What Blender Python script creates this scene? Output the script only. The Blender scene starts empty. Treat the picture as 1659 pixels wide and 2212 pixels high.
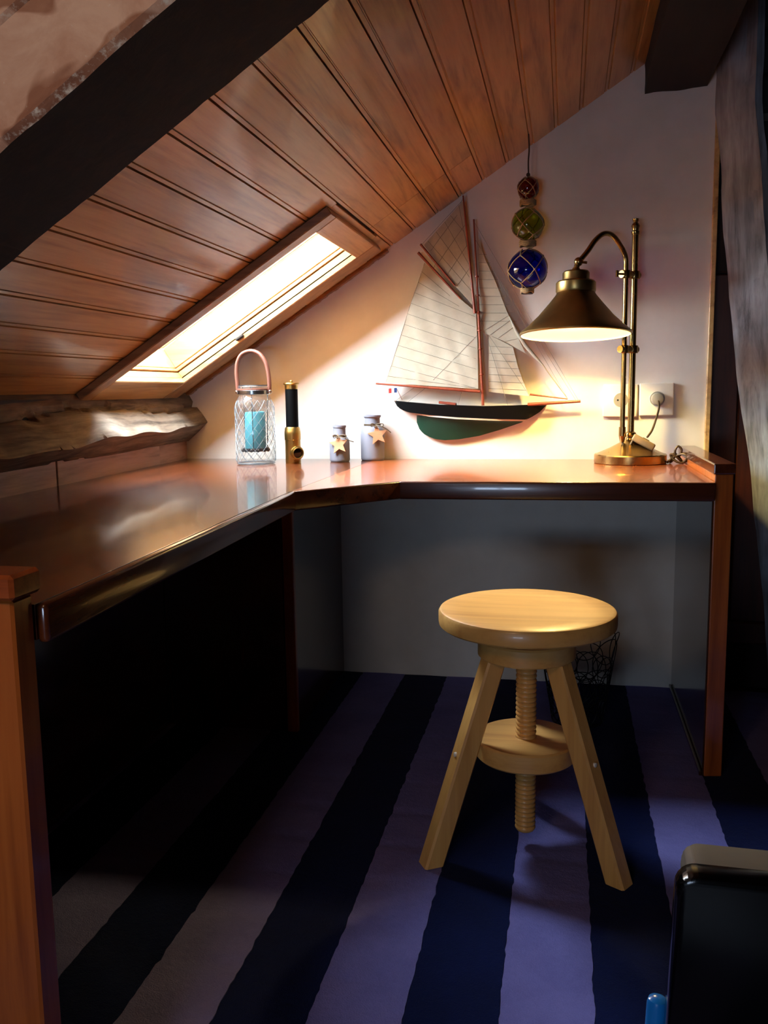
import bpy, bmesh, math, random
from math import sin, cos, tan, pi, radians, sqrt, atan2
from mathutils import Vector, Matrix, noise

random.seed(7)
scene = bpy.context.scene
COL = scene.collection
V = Vector

# ------------------------------------------------------------------ camera
def add_camera():
    yaw, pit, rol, f = radians(11.6518), radians(7.8577), radians(-0.8086), 1900.94
    fw = V((-sin(yaw) * cos(pit), cos(yaw) * cos(pit), -sin(pit)))
    r0 = V((cos(yaw), sin(yaw), 0)); u0 = r0.cross(fw)
    r = r0 * cos(rol) + u0 * sin(rol); u = -r0 * sin(rol) + u0 * cos(rol)
    cd = bpy.data.cameras.new('camera'); cam = bpy.data.objects.new('camera', cd)
    cam.matrix_world = Matrix(((r.x, u.x, -fw.x, 0.0), (r.y, u.y, -fw.y, -2.79675),
                               (r.z, u.z, -fw.z, 0.93984), (0, 0, 0, 1)))
    cd.sensor_fit = 'VERTICAL'; cd.sensor_height = 36; cd.lens = f * 36 / 2212
    cd.clip_start = .02
    COL.objects.link(cam); scene.camera = cam
add_camera()

# ------------------------------------------------------------------ light
SKY_STRENGTH = 16.0
BULB = 190.0
ROOM_LAMP = 1.1
world = bpy.data.worlds.new('sky'); scene.world = world
world.use_nodes = True
bg = world.node_tree.nodes['Background']
bg.inputs['Color'].default_value = (0.76, 0.88, 1.0, 1)
bg.inputs['Strength'].default_value = SKY_STRENGTH
vs = scene.view_settings
vs.view_transform = 'Standard'; vs.look = 'None'; vs.gamma = 1; vs.use_curve_mapping = False
vs.exposure = 2.8
cy = scene.cycles
cy.max_bounces = 12; cy.diffuse_bounces = 7; cy.glossy_bounces = 5; cy.transparent_max_bounces = 16
cy.transmission_bounces = 8; cy.caustics_reflective = False; cy.caustics_refractive = False
cy.sample_clamp_indirect = 6.0

# the slope frame: s runs up the roof slope, Y along the room, h out of the room (up through the roof)
SL = radians(32.358)
SD = V((cos(SL), 0, sin(SL))); NN = V((-sin(SL), 0, cos(SL))); S0 = V((-1.254, 0, .95))
SM = Matrix(((SD.x, 0, NN.x, S0.x), (0, 1, 0, 0), (SD.z, 0, NN.z, S0.z), (0, 0, 0, 1)))
SKY1 = (.095, .75, -.655, -.221)          # skylight above the desk: s0, s1, y0, y1
WIN2 = (-1.0, -.2, .42, .80)              # small gable window behind the camera: x0, x1, z0, z1
ZR = 4.7                                   # the room ends at Y = -ZR

def portal(sk, h):
    l = bpy.data.lights.new('skylight_portal', 'AREA'); l.shape = 'RECTANGLE'
    l.size = sk[1] - sk[0]; l.size_y = sk[3] - sk[2]
    o = bpy.data.objects.new('skylight_portal', l); COL.objects.link(o)
    c = S0 + SD * (sk[0] + sk[1]) / 2 + NN * h + V((0, (sk[2] + sk[3]) / 2, 0))
    z = NN; x = SD; y = z.cross(x)
    o.matrix_world = Matrix(((x.x, y.x, z.x, c.x), (x.y, y.y, z.y, c.y), (x.z, y.z, z.z, c.z), (0, 0, 0, 1)))
    l.cycles.is_portal = True
portal(SKY1, .242)
def room_lights():
    l = bpy.data.lights.new('window_portal', 'AREA'); l.shape = 'RECTANGLE'
    l.size = WIN2[1] - WIN2[0]; l.size_y = WIN2[3] - WIN2[2]
    o = bpy.data.objects.new('window_portal', l); COL.objects.link(o)
    o.location = ((WIN2[0] + WIN2[1]) / 2, -ZR - .09, (WIN2[2] + WIN2[3]) / 2)
    o.rotation_euler = (radians(90), 0, 0)
    l.cycles.is_portal = True
    p = bpy.data.lights.new('ceiling_lamp', 'POINT'); p.energy = ROOM_LAMP; p.color = (1.0, .68, .42); p.shadow_soft_size = .09
    o = bpy.data.objects.new('ceiling_lamp', p); COL.objects.link(o); o.location = (-.5, -2.74, 1.34)
room_lights()

# ------------------------------------------------------------------ helpers
def lin(c):
    if isinstance(c, str):
        c = [int(c[i:i + 2], 16) / 255 for i in (0, 2, 4)]
        c = [x / 12.92 if x <= .04045 else ((x + .055) / 1.055) ** 2.4 for x in c]
    return (c[0], c[1], c[2], 1)

class NT:
    def __init__(self, name):
        self.m = bpy.data.materials.new(name); self.m.use_nodes = True
        self.t = self.m.node_tree; self.t.nodes.clear()
        self.out = self.n('ShaderNodeOutputMaterial')
    def n(self, kind, **kw):
        x = self.t.nodes.new(kind)
        for k, v in kw.items():
            if k.startswith('i_'):
                x.inputs[k[2:].replace('_', ' ')].default_value = v
            else: setattr(x, k, v)
        return x
    def l(self, a, b): self.t.links.new(a, b)
    def ramp(self, fac, stops):
        r = self.n('ShaderNodeValToRGB'); e = r.color_ramp.elements
        while len(e) < len(stops): e.new(.5)
        for x, (p, c) in zip(e, stops): x.position = p; x.color = lin(c)
        self.l(fac, r.inputs[0]); return r.outputs[0]
    def noise(self, vec, scale, detail=4, rough=.55, dist=0):
        x = self.n('ShaderNodeTexNoise'); x.inputs['Scale'].default_value = scale
        x.inputs['Detail'].default_value = detail; x.inputs['Roughness'].default_value = rough
        x.inputs['Distortion'].default_value = dist
        self.l(vec, x.inputs['Vector']); return x.outputs['Fac']
    def mix(self, fac, a, b, mode='MIX'):
        x = self.n('ShaderNodeMix', data_type='RGBA', blend_type=mode)
        for v, k in ((fac, 0), (a, 6), (b, 7)):
            if hasattr(v, 'links'): self.l(v, x.inputs[k])
            elif k == 0: x.inputs[0].default_value = v
            else: x.inputs[k].default_value = lin(v)
        return x.outputs[2]
    def math(self, op, a, b=0.0):
        x = self.n('ShaderNodeMath', operation=op)
        for k, v in enumerate((a, b)):
            if hasattr(v, 'links'): self.l(v, x.inputs[k])
            else: x.inputs[k].default_value = v
        return x.outputs[0]
    def bsdf(self, col, rough=.5, metal=0., coat=0., spec=.5, bump=None, bs=.3, bd=.002, coat_rough=.05):
        p = self.n('ShaderNodeBsdfPrincipled')
        for v, k in ((col, 'Base Color'), (rough, 'Roughness'), (metal, 'Metallic')):
            if hasattr(v, 'links'): self.l(v, p.inputs[k])
            elif k == 'Base Color': p.inputs[k].default_value = lin(v)
            else: p.inputs[k].default_value = v
        p.inputs['Coat Weight'].default_value = coat; p.inputs['Coat Roughness'].default_value = coat_rough
        p.inputs['Specular IOR Level'].default_value = spec
        if bump is not None:
            b = self.n('ShaderNodeBump'); b.inputs['Strength'].default_value = bs; b.inputs['Distance'].default_value = bd
            self.l(bump, b.inputs['Height']); self.l(b.outputs[0], p.inputs['Normal'])
        self.l(p.outputs[0], self.out.inputs[0]); return p

def coords(t, scale=(1, 1, 1), per_object=True):
    tc = t.n('ShaderNodeTexCoord'); v = tc.outputs['Object']
    mp = t.n('ShaderNodeMapping'); mp.inputs['Scale'].default_value = scale
    if per_object:
        oi = t.n('ShaderNodeObjectInfo')
        sc = t.n('ShaderNodeVectorMath', operation='SCALE')
        cx = t.n('ShaderNodeCombineXYZ')
        for k, q in enumerate((7.3, 3.1, 5.7)):
            t.l(t.math('MULTIPLY', oi.outputs['Random'], q), cx.inputs[k])
        ad = t.n('ShaderNodeVectorMath', operation='ADD')
        t.l(v, ad.inputs[0]); t.l(cx.outputs[0], ad.inputs[1]); v = ad.outputs[0]
    t.l(v, mp.inputs['Vector'])
    return v, mp.outputs[0]

def wood(name, dark, mid, light, axis='Y', rough=.35, coat=0., vary=.25, knots=0., bs=.15, fine=1., spec=.5, coat_rough=.08):
    t = NT(name)
    sc = {'X': (1.6, 26, 26), 'Y': (26, 1.6, 26), 'Z': (26, 26, 1.6)}[axis]
    raw, v = coords(t, tuple(a * fine for a in sc))
    n1 = t.noise(v, 1.0, 5, .6, .7)
    sc2 = t.n('ShaderNodeVectorMath', operation='SCALE'); sc2.inputs[3].default_value = 5
    t.l(v, sc2.inputs[0])
    n2 = t.noise(sc2.outputs[0], 1.0, 3, .6)
    f = t.math('ADD', t.math('MULTIPLY', n1, .75), t.math('MULTIPLY', n2, .25))
    col = t.ramp(f, [(.28, dark), (.5, mid), (.72, light)])
    big = t.noise(raw, 3.2, 2, .5)
    oi = t.n('ShaderNodeObjectInfo')
    val = t.math('ADD', 1 - vary, t.math('MULTIPLY', t.math('ADD', t.math('MULTIPLY', oi.outputs['Random'], .6), t.math('MULTIPLY', big, .8)), vary * 1.4))
    hs = t.n('ShaderNodeHueSaturation'); t.l(col, hs.inputs['Color']); t.l(val, hs.inputs['Value'])
    col = hs.outputs[0]
    if knots:
        ks = {'X': (3, 9, 9), 'Y': (9, 3, 9), 'Z': (9, 9, 3)}[axis]
        mp = t.n('ShaderNodeMapping'); mp.inputs['Scale'].default_value = ks; t.l(raw, mp.inputs[0])
        vo = t.n('ShaderNodeTexVoronoi'); vo.inputs['Scale'].default_value = 1.0
        t.l(mp.outputs[0], vo.inputs['Vector'])
        k = t.ramp(vo.outputs['Distance'], [(.0, (1, 1, 1)), (.10, (.6, .6, .6)), (.2, (0, 0, 0))])
        col = t.mix(t.math('MULTIPLY', k, knots), col, dark, 'MIX')
    t.bsdf(col, rough, coat=coat, bump=f, bs=bs, bd=.002, spec=spec, coat_rough=coat_rough)
    return t.m

def plain(name, col, rough=.5, metal=0., coat=0., spec=.5, nscale=0, namp=.15, bs=0.):
    t = NT(name)
    if nscale:
        raw, v = coords(t)
        n = t.noise(v, nscale, 4, .6)
        hs = t.n('ShaderNodeHueSaturation'); hs.inputs['Color'].default_value = lin(col)
        t.l(t.math('ADD', 1 - namp, t.math('MULTIPLY', n, 2 * namp)), hs.inputs['Value'])
        t.bsdf(hs.outputs[0], rough, metal, coat, spec, bump=n if bs else None, bs=bs, bd=.003)
    else: t.bsdf(col, rough, metal, coat, spec)
    return t.m

def thin_glass(name, tint, gloss=.05, haze=0., haze_col=(1, 1, 1), ior=1.45):
    t = NT(name)
    tr = t.n('ShaderNodeBsdfTransparent'); tr.inputs[0].default_value = lin(tint)
    gl = t.n('ShaderNodeBsdfGlossy'); gl.inputs['Roughness'].default_value = gloss
    fr = t.n('ShaderNodeFresnel'); ge = t.n('ShaderNodeNewGeometry')
    t.l(t.math('ADD', ior, t.math('MULTIPLY', ge.outputs['Backfacing'], 1 / ior - ior)), fr.inputs[0])
    s = tr.outputs[0]
    if haze:
        d = t.n('ShaderNodeBsdfDiffuse'); d.inputs[0].default_value = lin(haze_col)
        m0 = t.n('ShaderNodeMixShader'); m0.inputs[0].default_value = haze
        t.l(s, m0.inputs[1]); t.l(d.outputs[0], m0.inputs[2]); s = m0.outputs[0]
    m = t.n('ShaderNodeMixShader'); t.l(fr.outputs[0], m.inputs[0]); t.l(s, m.inputs[1]); t.l(gl.outputs[0], m.inputs[2])
    t.l(m.outputs[0], t.out.inputs[0])
    return t.m

def emit(name, col, s):
    t = NT(name); e = t.n('ShaderNodeEmission'); e.inputs[0].default_value = lin(col); e.inputs[1].default_value = s
    t.l(e.outputs[0], t.out.inputs[0]); return t.m

# --- meshes
def new(): return bmesh.new()
def merge(bm, tmp, M=None):
    if M is not None: bmesh.ops.transform(tmp, matrix=M, verts=tmp.verts)
    me = bpy.data.meshes.new('t'); tmp.to_mesh(me); tmp.free(); bm.from_mesh(me); bpy.data.meshes.remove(me)
    return bm
def box(bm, x0, x1, y0, y1, z0, z1, bev=0., M=None, seg=1):
    t = new(); bmesh.ops.create_cube(t, size=1)
    for v in t.verts:
        v.co = V((x0 + (v.co.x + .5) * (x1 - x0), y0 + (v.co.y + .5) * (y1 - y0), z0 + (v.co.z + .5) * (z1 - z0)))
    if bev: bmesh.ops.bevel(t, geom=t.edges[:], offset=bev, segments=seg, affect='EDGES', profile=.5)
    return merge(bm, t, M)
def prism(bm, pts, d0, d1, M=None, bev=0.):
    """outline pts (u,v) extruded along w from d0 to d1; local axes u,v,w"""
    t = new()
    a = [t.verts.new((p[0], p[1], d0)) for p in pts]; b = [t.verts.new((p[0], p[1], d1)) for p in pts]
    n = len(pts)
    t.faces.new(a[::-1]); t.faces.new(b)
    for i in range(n): t.faces.new((a[i], a[(i + 1) % n], b[(i + 1) % n], b[i]))
    bmesh.ops.recalc_face_normals(t, faces=t.faces[:])
    if bev: bmesh.ops.bevel(t, geom=t.edges[:], offset=bev, segments=2, affect='EDGES', profile=.5)
    return merge(bm, t, M)
XZ = Matrix(((1, 0, 0, 0), (0, 0, 1, 0), (0, 1, 0, 0), (0, 0, 0, 1)))      # u->X, v->Z, w->Y
def lathe(bm, prof, seg=32, M=None, cap=True):
    t = new(); rings = []
    for r, z in prof:
        if r < 1e-6: rings.append([t.verts.new((0, 0, z))])
        else: rings.append([t.verts.new((r * cos(2 * pi * i / seg), r * sin(2 * pi * i / seg), z)) for i in range(seg)])
    for A, B in zip(rings, rings[1:]):
        for i in range(seg):
            j = (i + 1) % seg
            if len(A) == 1 and len(B) > 1: t.faces.new((A[0], B[j], B[i]))
            elif len(B) == 1 and len(A) > 1: t.faces.new((A[i], A[j], B[0]))
            elif len(A) > 1: t.faces.new((A[i], A[j], B[j], B[i]))
    if cap:
        for R, fl in ((rings[0], 1), (rings[-1], 0)):
            if len(R) > 1: t.faces.new(R[::-1] if fl else R)
    return merge(bm, t, M)
def tube(bm, pts, rad, seg=8, closed=False, cap=True):
    pts = [V(p) for p in pts]; n = len(pts); t = new(); rings = []
    up = None
    for i, p in enumerate(pts):
        if closed: d = pts[(i + 1) % n] - pts[i - 1]
        else: d = pts[min(i + 1, n - 1)] - pts[max(i - 1, 0)]
        d = d.normalized() if d.length > 1e-9 else V((0, 0, 1))
        if up is None:
            up = V((0, 0, 1)) if abs(d.z) < .9 else V((1, 0, 0))
        a = (up - d * up.dot(d)).normalized(); up = a; b = d.cross(a)
        r = rad[i] if isinstance(rad, (list, tuple)) else rad
        rings.append([t.verts.new(p + (a * cos(2 * pi * k / seg) + b * sin(2 * pi * k / seg)) * r) for k in range(seg)])
    m = n if closed else n - 1
    for i in range(m):
        A, B = rings[i], rings[(i + 1) % n]
        for k in range(seg): t.faces.new((A[k], A[(k + 1) % seg], B[(k + 1) % seg], B[k]))
    if cap and not closed: t.faces.new(rings[0][::-1]); t.faces.new(rings[-1])
    return merge(bm, t)
def ball(bm, c, r, u=24, v=14, sc=(1, 1, 1)):
    t = new(); bmesh.ops.create_uvsphere(t, u_segments=u, v_segments=v, radius=r)
    return merge(bm, t, Matrix.Translation(c) @ Matrix.Diagonal((*sc, 1)))
def spline(P, n=8):
    P = [V(p) for p in P]; out = []
    for i in range(len(P) - 1):
        p0 = P[max(i - 1, 0)]; p1 = P[i]; p2 = P[i + 1]; p3 = P[min(i + 2, len(P) - 1)]
        for k in range(n):
            s = k / n
            out.append(.5 * ((2 * p1) + (p2 - p0) * s + (2 * p0 - 5 * p1 + 4 * p2 - p3) * s * s + (3 * p1 - p0 - 3 * p2 + p3) * s ** 3))
    out.append(P[-1]); return out
def T(x, y, z): return Matrix.Translation((x, y, z))

ORG = {}
def thing(name, label, cat, loc=(0, 0, 0), group=None):
    o = bpy.data.objects.new(name, None); COL.objects.link(o); o.location = loc
    o.empty_display_size = .05
    o['label'] = label; o['category'] = cat
    if group: o['group'] = group
    ORG[o] = V(loc); return o
def obj(name, bm, mat, parent=None, label=None, smooth=None, kind=None, loc=None):
    """bm in world coordinates; the object's origin is its parent's origin (or loc)"""
    org = ORG[parent] if parent is not None else V(loc or (0, 0, 0))
    bmesh.ops.recalc_face_normals(bm, faces=bm.faces[:]) if smooth != 'keep' else None
    bmesh.ops.translate(bm, vec=-org, verts=bm.verts)
    me = bpy.data.meshes.new(name); bm.to_mesh(me); bm.free()
    if mat: me.materials.append(mat)
    if smooth:
        me.polygons.foreach_set('use_smooth', [True] * len(me.polygons))
        if smooth is not True and smooth != 'keep': me.set_sharp_from_angle(angle=radians(smooth))
    o = bpy.data.objects.new(name, me); COL.objects.link(o)
    if parent is not None: o.parent = parent
    else: o.location = org
    ORG[o] = org
    if label: o['label'] = label
    if kind: o['kind'] = kind
    return o
def tag(o, label, cat, group=None):
    o['label'] = label; o['category'] = cat
    if group: o['group'] = group
    return o

# ------------------------------------------------------------------ materials
m_pine = wood('stained_pine', '7e5a32', 'c0985e', 'd4b072', 'Y', rough=.36, coat=.25, vary=.3, knots=.55, bs=.08)
m_pinex = wood('stained_pine_slope', '5e4026', '96704a', 'ae885c', 'X', rough=.33, vary=.2, knots=.3, bs=.08)
m_shaft = wood('clear_pine', '80562c', 'ac7c46', 'bc8c56', 'X', rough=.4, vary=.15, knots=.4, bs=.05)
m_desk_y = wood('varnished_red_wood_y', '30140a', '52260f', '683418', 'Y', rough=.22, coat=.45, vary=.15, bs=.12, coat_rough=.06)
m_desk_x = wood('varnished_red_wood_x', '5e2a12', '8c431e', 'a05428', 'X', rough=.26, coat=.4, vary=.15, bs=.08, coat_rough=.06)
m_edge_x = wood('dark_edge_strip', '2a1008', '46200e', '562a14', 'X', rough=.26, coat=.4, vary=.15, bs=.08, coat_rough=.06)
m_desk_z = wood('varnished_red_wood_z', '7e3a14', 'ae5c24', 'c06e30', 'Z', rough=.3, coat=.4, vary=.25, knots=.5, bs=.1)
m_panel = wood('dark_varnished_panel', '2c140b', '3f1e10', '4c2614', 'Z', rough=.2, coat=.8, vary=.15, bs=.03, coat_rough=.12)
m_darkplank = wood('dark_brown_plank', '2a1009', '4a1e0e', '5e2a13', 'Z', rough=.45, vary=.3, knots=.8, bs=.15)
m_kneeplank = wood('rough_brown_board', '74503e', 'ab826a', 'bd947c', 'Y', rough=.6, vary=.35, knots=.4, bs=.25)
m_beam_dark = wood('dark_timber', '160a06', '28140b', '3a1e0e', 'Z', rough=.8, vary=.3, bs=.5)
m_purlin = wood('near_black_timber', '0a0503', '160a06', '20100a', 'Y', rough=.85, vary=.3, bs=.5)  # near-black brown for the ridge purlin
m_birch = wood('pale_birch', 'b67e42', 'd09a54', 'daa660', 'X', rough=.38, coat=.15, vary=.08, bs=.04)
m_birch_z = wood('pale_birch_z', 'b67e42', 'd09a54', 'daa660', 'Z', rough=.38, coat=.15, vary=.08, bs=.04)
m_spar = wood('varnished_spar', '5a2414', '823a22', '96482c', 'Z', rough=.35, vary=.1, bs=.05)
m_star = wood('light_wood_star', '9a6c48', 'b4845c', 'c0926a', 'X', rough=.6, vary=.1)

def m_old_timber(name, axis='Y', c=('2c241c', '7a6c5c', 'a89a88'), bump=.6):
    t = NT(name)
    sc = {'Y': (14, 1.3, 14), 'Z': (14, 14, 1.2), 'X': (1.2, 14, 14)}[axis]
    raw, v = coords(t, sc, False)
    n1 = t.noise(v, 1.0, 8, .68, 1.2)
    n2 = t.noise(v, 4.5, 4, .6, .4)
    f = t.math('ADD', t.math('MULTIPLY', n1, .65), t.math('MULTIPLY', n2, .35))
    col = t.ramp(f, [(.33, c[0]), (.47, c[1]), (.66, c[2])])
    st = t.ramp(t.noise(raw, 5.0, 3, .6), [(.4, (.55, .5, .45)), (.6, (1, 1, 1))])
    col = t.mix(.7, col, st, 'MULTIPLY')
    t.bsdf(col, .8, bump=f, bs=bump, bd=.008, spec=.3)
    return t.m
m_grey = m_old_timber('weathered_grey_oak')
m_greypost = m_old_timber('weathered_grey_post', 'Z', ('4a4a4c', '90949a', 'b6bcc4'), .5)

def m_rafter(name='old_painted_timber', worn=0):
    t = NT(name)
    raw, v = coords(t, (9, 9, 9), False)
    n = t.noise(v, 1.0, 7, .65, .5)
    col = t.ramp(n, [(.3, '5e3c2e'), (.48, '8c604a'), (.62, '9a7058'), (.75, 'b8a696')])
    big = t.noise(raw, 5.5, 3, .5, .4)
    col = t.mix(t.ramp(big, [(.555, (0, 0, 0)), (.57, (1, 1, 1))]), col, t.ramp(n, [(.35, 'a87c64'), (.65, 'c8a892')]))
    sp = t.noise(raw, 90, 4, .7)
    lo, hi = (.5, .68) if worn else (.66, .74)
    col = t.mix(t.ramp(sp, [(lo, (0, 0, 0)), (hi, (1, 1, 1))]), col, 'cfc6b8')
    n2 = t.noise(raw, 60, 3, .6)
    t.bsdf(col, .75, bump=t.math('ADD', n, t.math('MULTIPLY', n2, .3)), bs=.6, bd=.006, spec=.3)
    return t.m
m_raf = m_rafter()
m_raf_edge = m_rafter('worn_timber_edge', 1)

def m_plaster():
    t = NT('white_plaster')
    raw, v = coords(t, (1, 1, 1), False)
    n = t.noise(v, 9, 5, .6); f = t.noise(v, 160, 3, .5)
    col = t.ramp(n, [(.3, 'd9d3c8'), (.7, 'e4dfd5')])
    t.bsdf(col, .75, bump=t.math('ADD', n, t.math('MULTIPLY', f, .25)), bs=.12, bd=.004, spec=.3)
    return t.m
m_wall = m_plaster()

def m_rug(name, a, b):
    t = NT(name)
    raw, v = coords(t, (1, 1, 1), False)
    n = t.noise(v, 7, 4, .6); f = t.noise(v, 420, 2, .5); g = t.noise(v, 70, 3, .6)
    k = t.math('ADD', t.math('MULTIPLY', n, .6), t.math('ADD', t.math('MULTIPLY', f, .25), t.math('MULTIPLY', g, .15)))
    col = t.ramp(k, [(.3, a), (.7, b)])
    p = t.bsdf(col, .95, bump=t.math('ADD', t.math('MULTIPLY', f, .7), g), bs=.5, bd=.004, spec=.1)
    p.inputs['Sheen Weight'].default_value = .04
    return t.m
m_rug_light = m_rug('lavender_pile', '6462a2', '807ec4')
m_rug_dark = m_rug('navy_pile', '040e34', '07174c')

def m_brass(name, col='a8834a', rough=.28):
    t = NT(name); raw, v = coords(t, (1, 1, 1), True)
    n = t.noise(v, 14, 3, .6)
    c = t.ramp(n, [(.2, col), (.9, 'b8945a')])
    r = t.math('ADD', rough - .06, t.math('MULTIPLY', n, .12))
    t.bsdf(c, r, 1.0); return t.m
m_brs = m_brass('antique_brass', '8f7442', .26)
m_brs2 = m_brass('yellow_brass', 'a8833e', .32)
m_shade = m_brass('shade_brass', '8f7d4c', .34)
m_white_in = plain('white_enamel', 'c8c0ac', .6)
m_black = plain('black_lacquer', '030303', .6, spec=.06, nscale=30, namp=.1)
m_hull = plain('black_hull_paint', '040404', .5, spec=.1, nscale=20, namp=.2)
m_green = plain('green_hull_paint', '06301f', .5, spec=.3, nscale=20, namp=.15)
m_line = plain('white_line_paint', 'e6dccb', .5)
m_rope = plain('jute_rope', '9c8158', .9, nscale=200, namp=.4, bs=.5)
m_dkrope = plain('dark_cord', '4a3524', .9, nscale=200, namp=.3)
m_glass = thin_glass('clear_glass', (.965, .975, .975), .03, .02, (.9, .95, 1), 1.5)
m_ridge = thin_glass('pressed_glass_ridge', (.66, .70, .72), .15, .2, (.5, .54, .56), 1.4)
m_pane = thin_glass('window_glass', (.97, .98, .98), .0)
m_dimpane = thin_glass('dimming_window_glass', (.45, .475, .52), .0)  # tint added to hold back daylight from the unseen window behind the camera
m_teal = NT('teal_wax')
_p = m_teal.bsdf('2c6c74', .55); _p.inputs['Subsurface Weight'].default_value = .3; _p.inputs['Subsurface Radius'].default_value = (.01, .02, .02)
m_teal = m_teal.m
m_leather = plain('brown_leather', '5c3426', .5, nscale=60, namp=.2, bs=.2)
m_iron = plain('dark_iron', '1c1815', .45, .6)
m_wire = plain('black_wire', '15161a', .4, .5)
m_ceram = plain('matte_grey_ceramic', '75757e', .7, nscale=14, namp=.08)
m_plastic = plain('cream_plastic', 'e9e2d4', .35)
m_grey_pl = plain('grey_plug_plastic', '8a8780', .4)
m_hole = plain('dark_hole', '0b0a09', .8)
m_lens = plain('dark_lens', '14181a', .08, coat=1)
m_steel = plain('polished_steel', 'b8b8b8', .2, 1)
m_cord = plain('brown_cord', '4c3a20', .5)
m_switchm = plain('tan_switch_plastic', '8a7450', .4)
m_gloss_black = plain('gloss_black_plastic', '030304', .16, spec=.3)
m_taupe = plain('taupe_covering', '5a5048', .75, nscale=25, namp=.15)
m_blue = plain('blue_plastic', '1478d0', .25, coat=.4)
m_stone = plain('grey_stone', '3c3a36', .9, nscale=12, namp=.4, bs=.8)
m_mortar = plain('pale_mortar', '6e6a60', .95, nscale=40, namp=.3, bs=.6)
m_flag = [plain('flag_blue', '1f3f7a', .8), plain('flag_white', 'e8e6e0', .8), plain('flag_red', 'b8322c', .8)]

def m_sail():
    t = NT('sail_cotton')
    raw, v = coords(t, (1, 1, 1), False)
    n = t.noise(v, 25, 4, .6)
    col = t.ramp(n, [(.3, 'b9b19b'), (.7, 'c9c1ac')])
    d = t.n('ShaderNodeBsdfDiffuse'); tl = t.n('ShaderNodeBsdfTranslucent'); m = t.n('ShaderNodeMixShader')
    m.inputs[0].default_value = .3
    t.l(col, d.inputs[0]); t.l(col, tl.inputs[0])
    t.l(d.outputs[0], m.inputs[1]); t.l(tl.outputs[0], m.inputs[2]); t.l(m.outputs[0], t.out.inputs[0])
    return t.m
m_sailc = m_sail()
m_thread = plain('grey_thread', '6b655a', .9)

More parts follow.
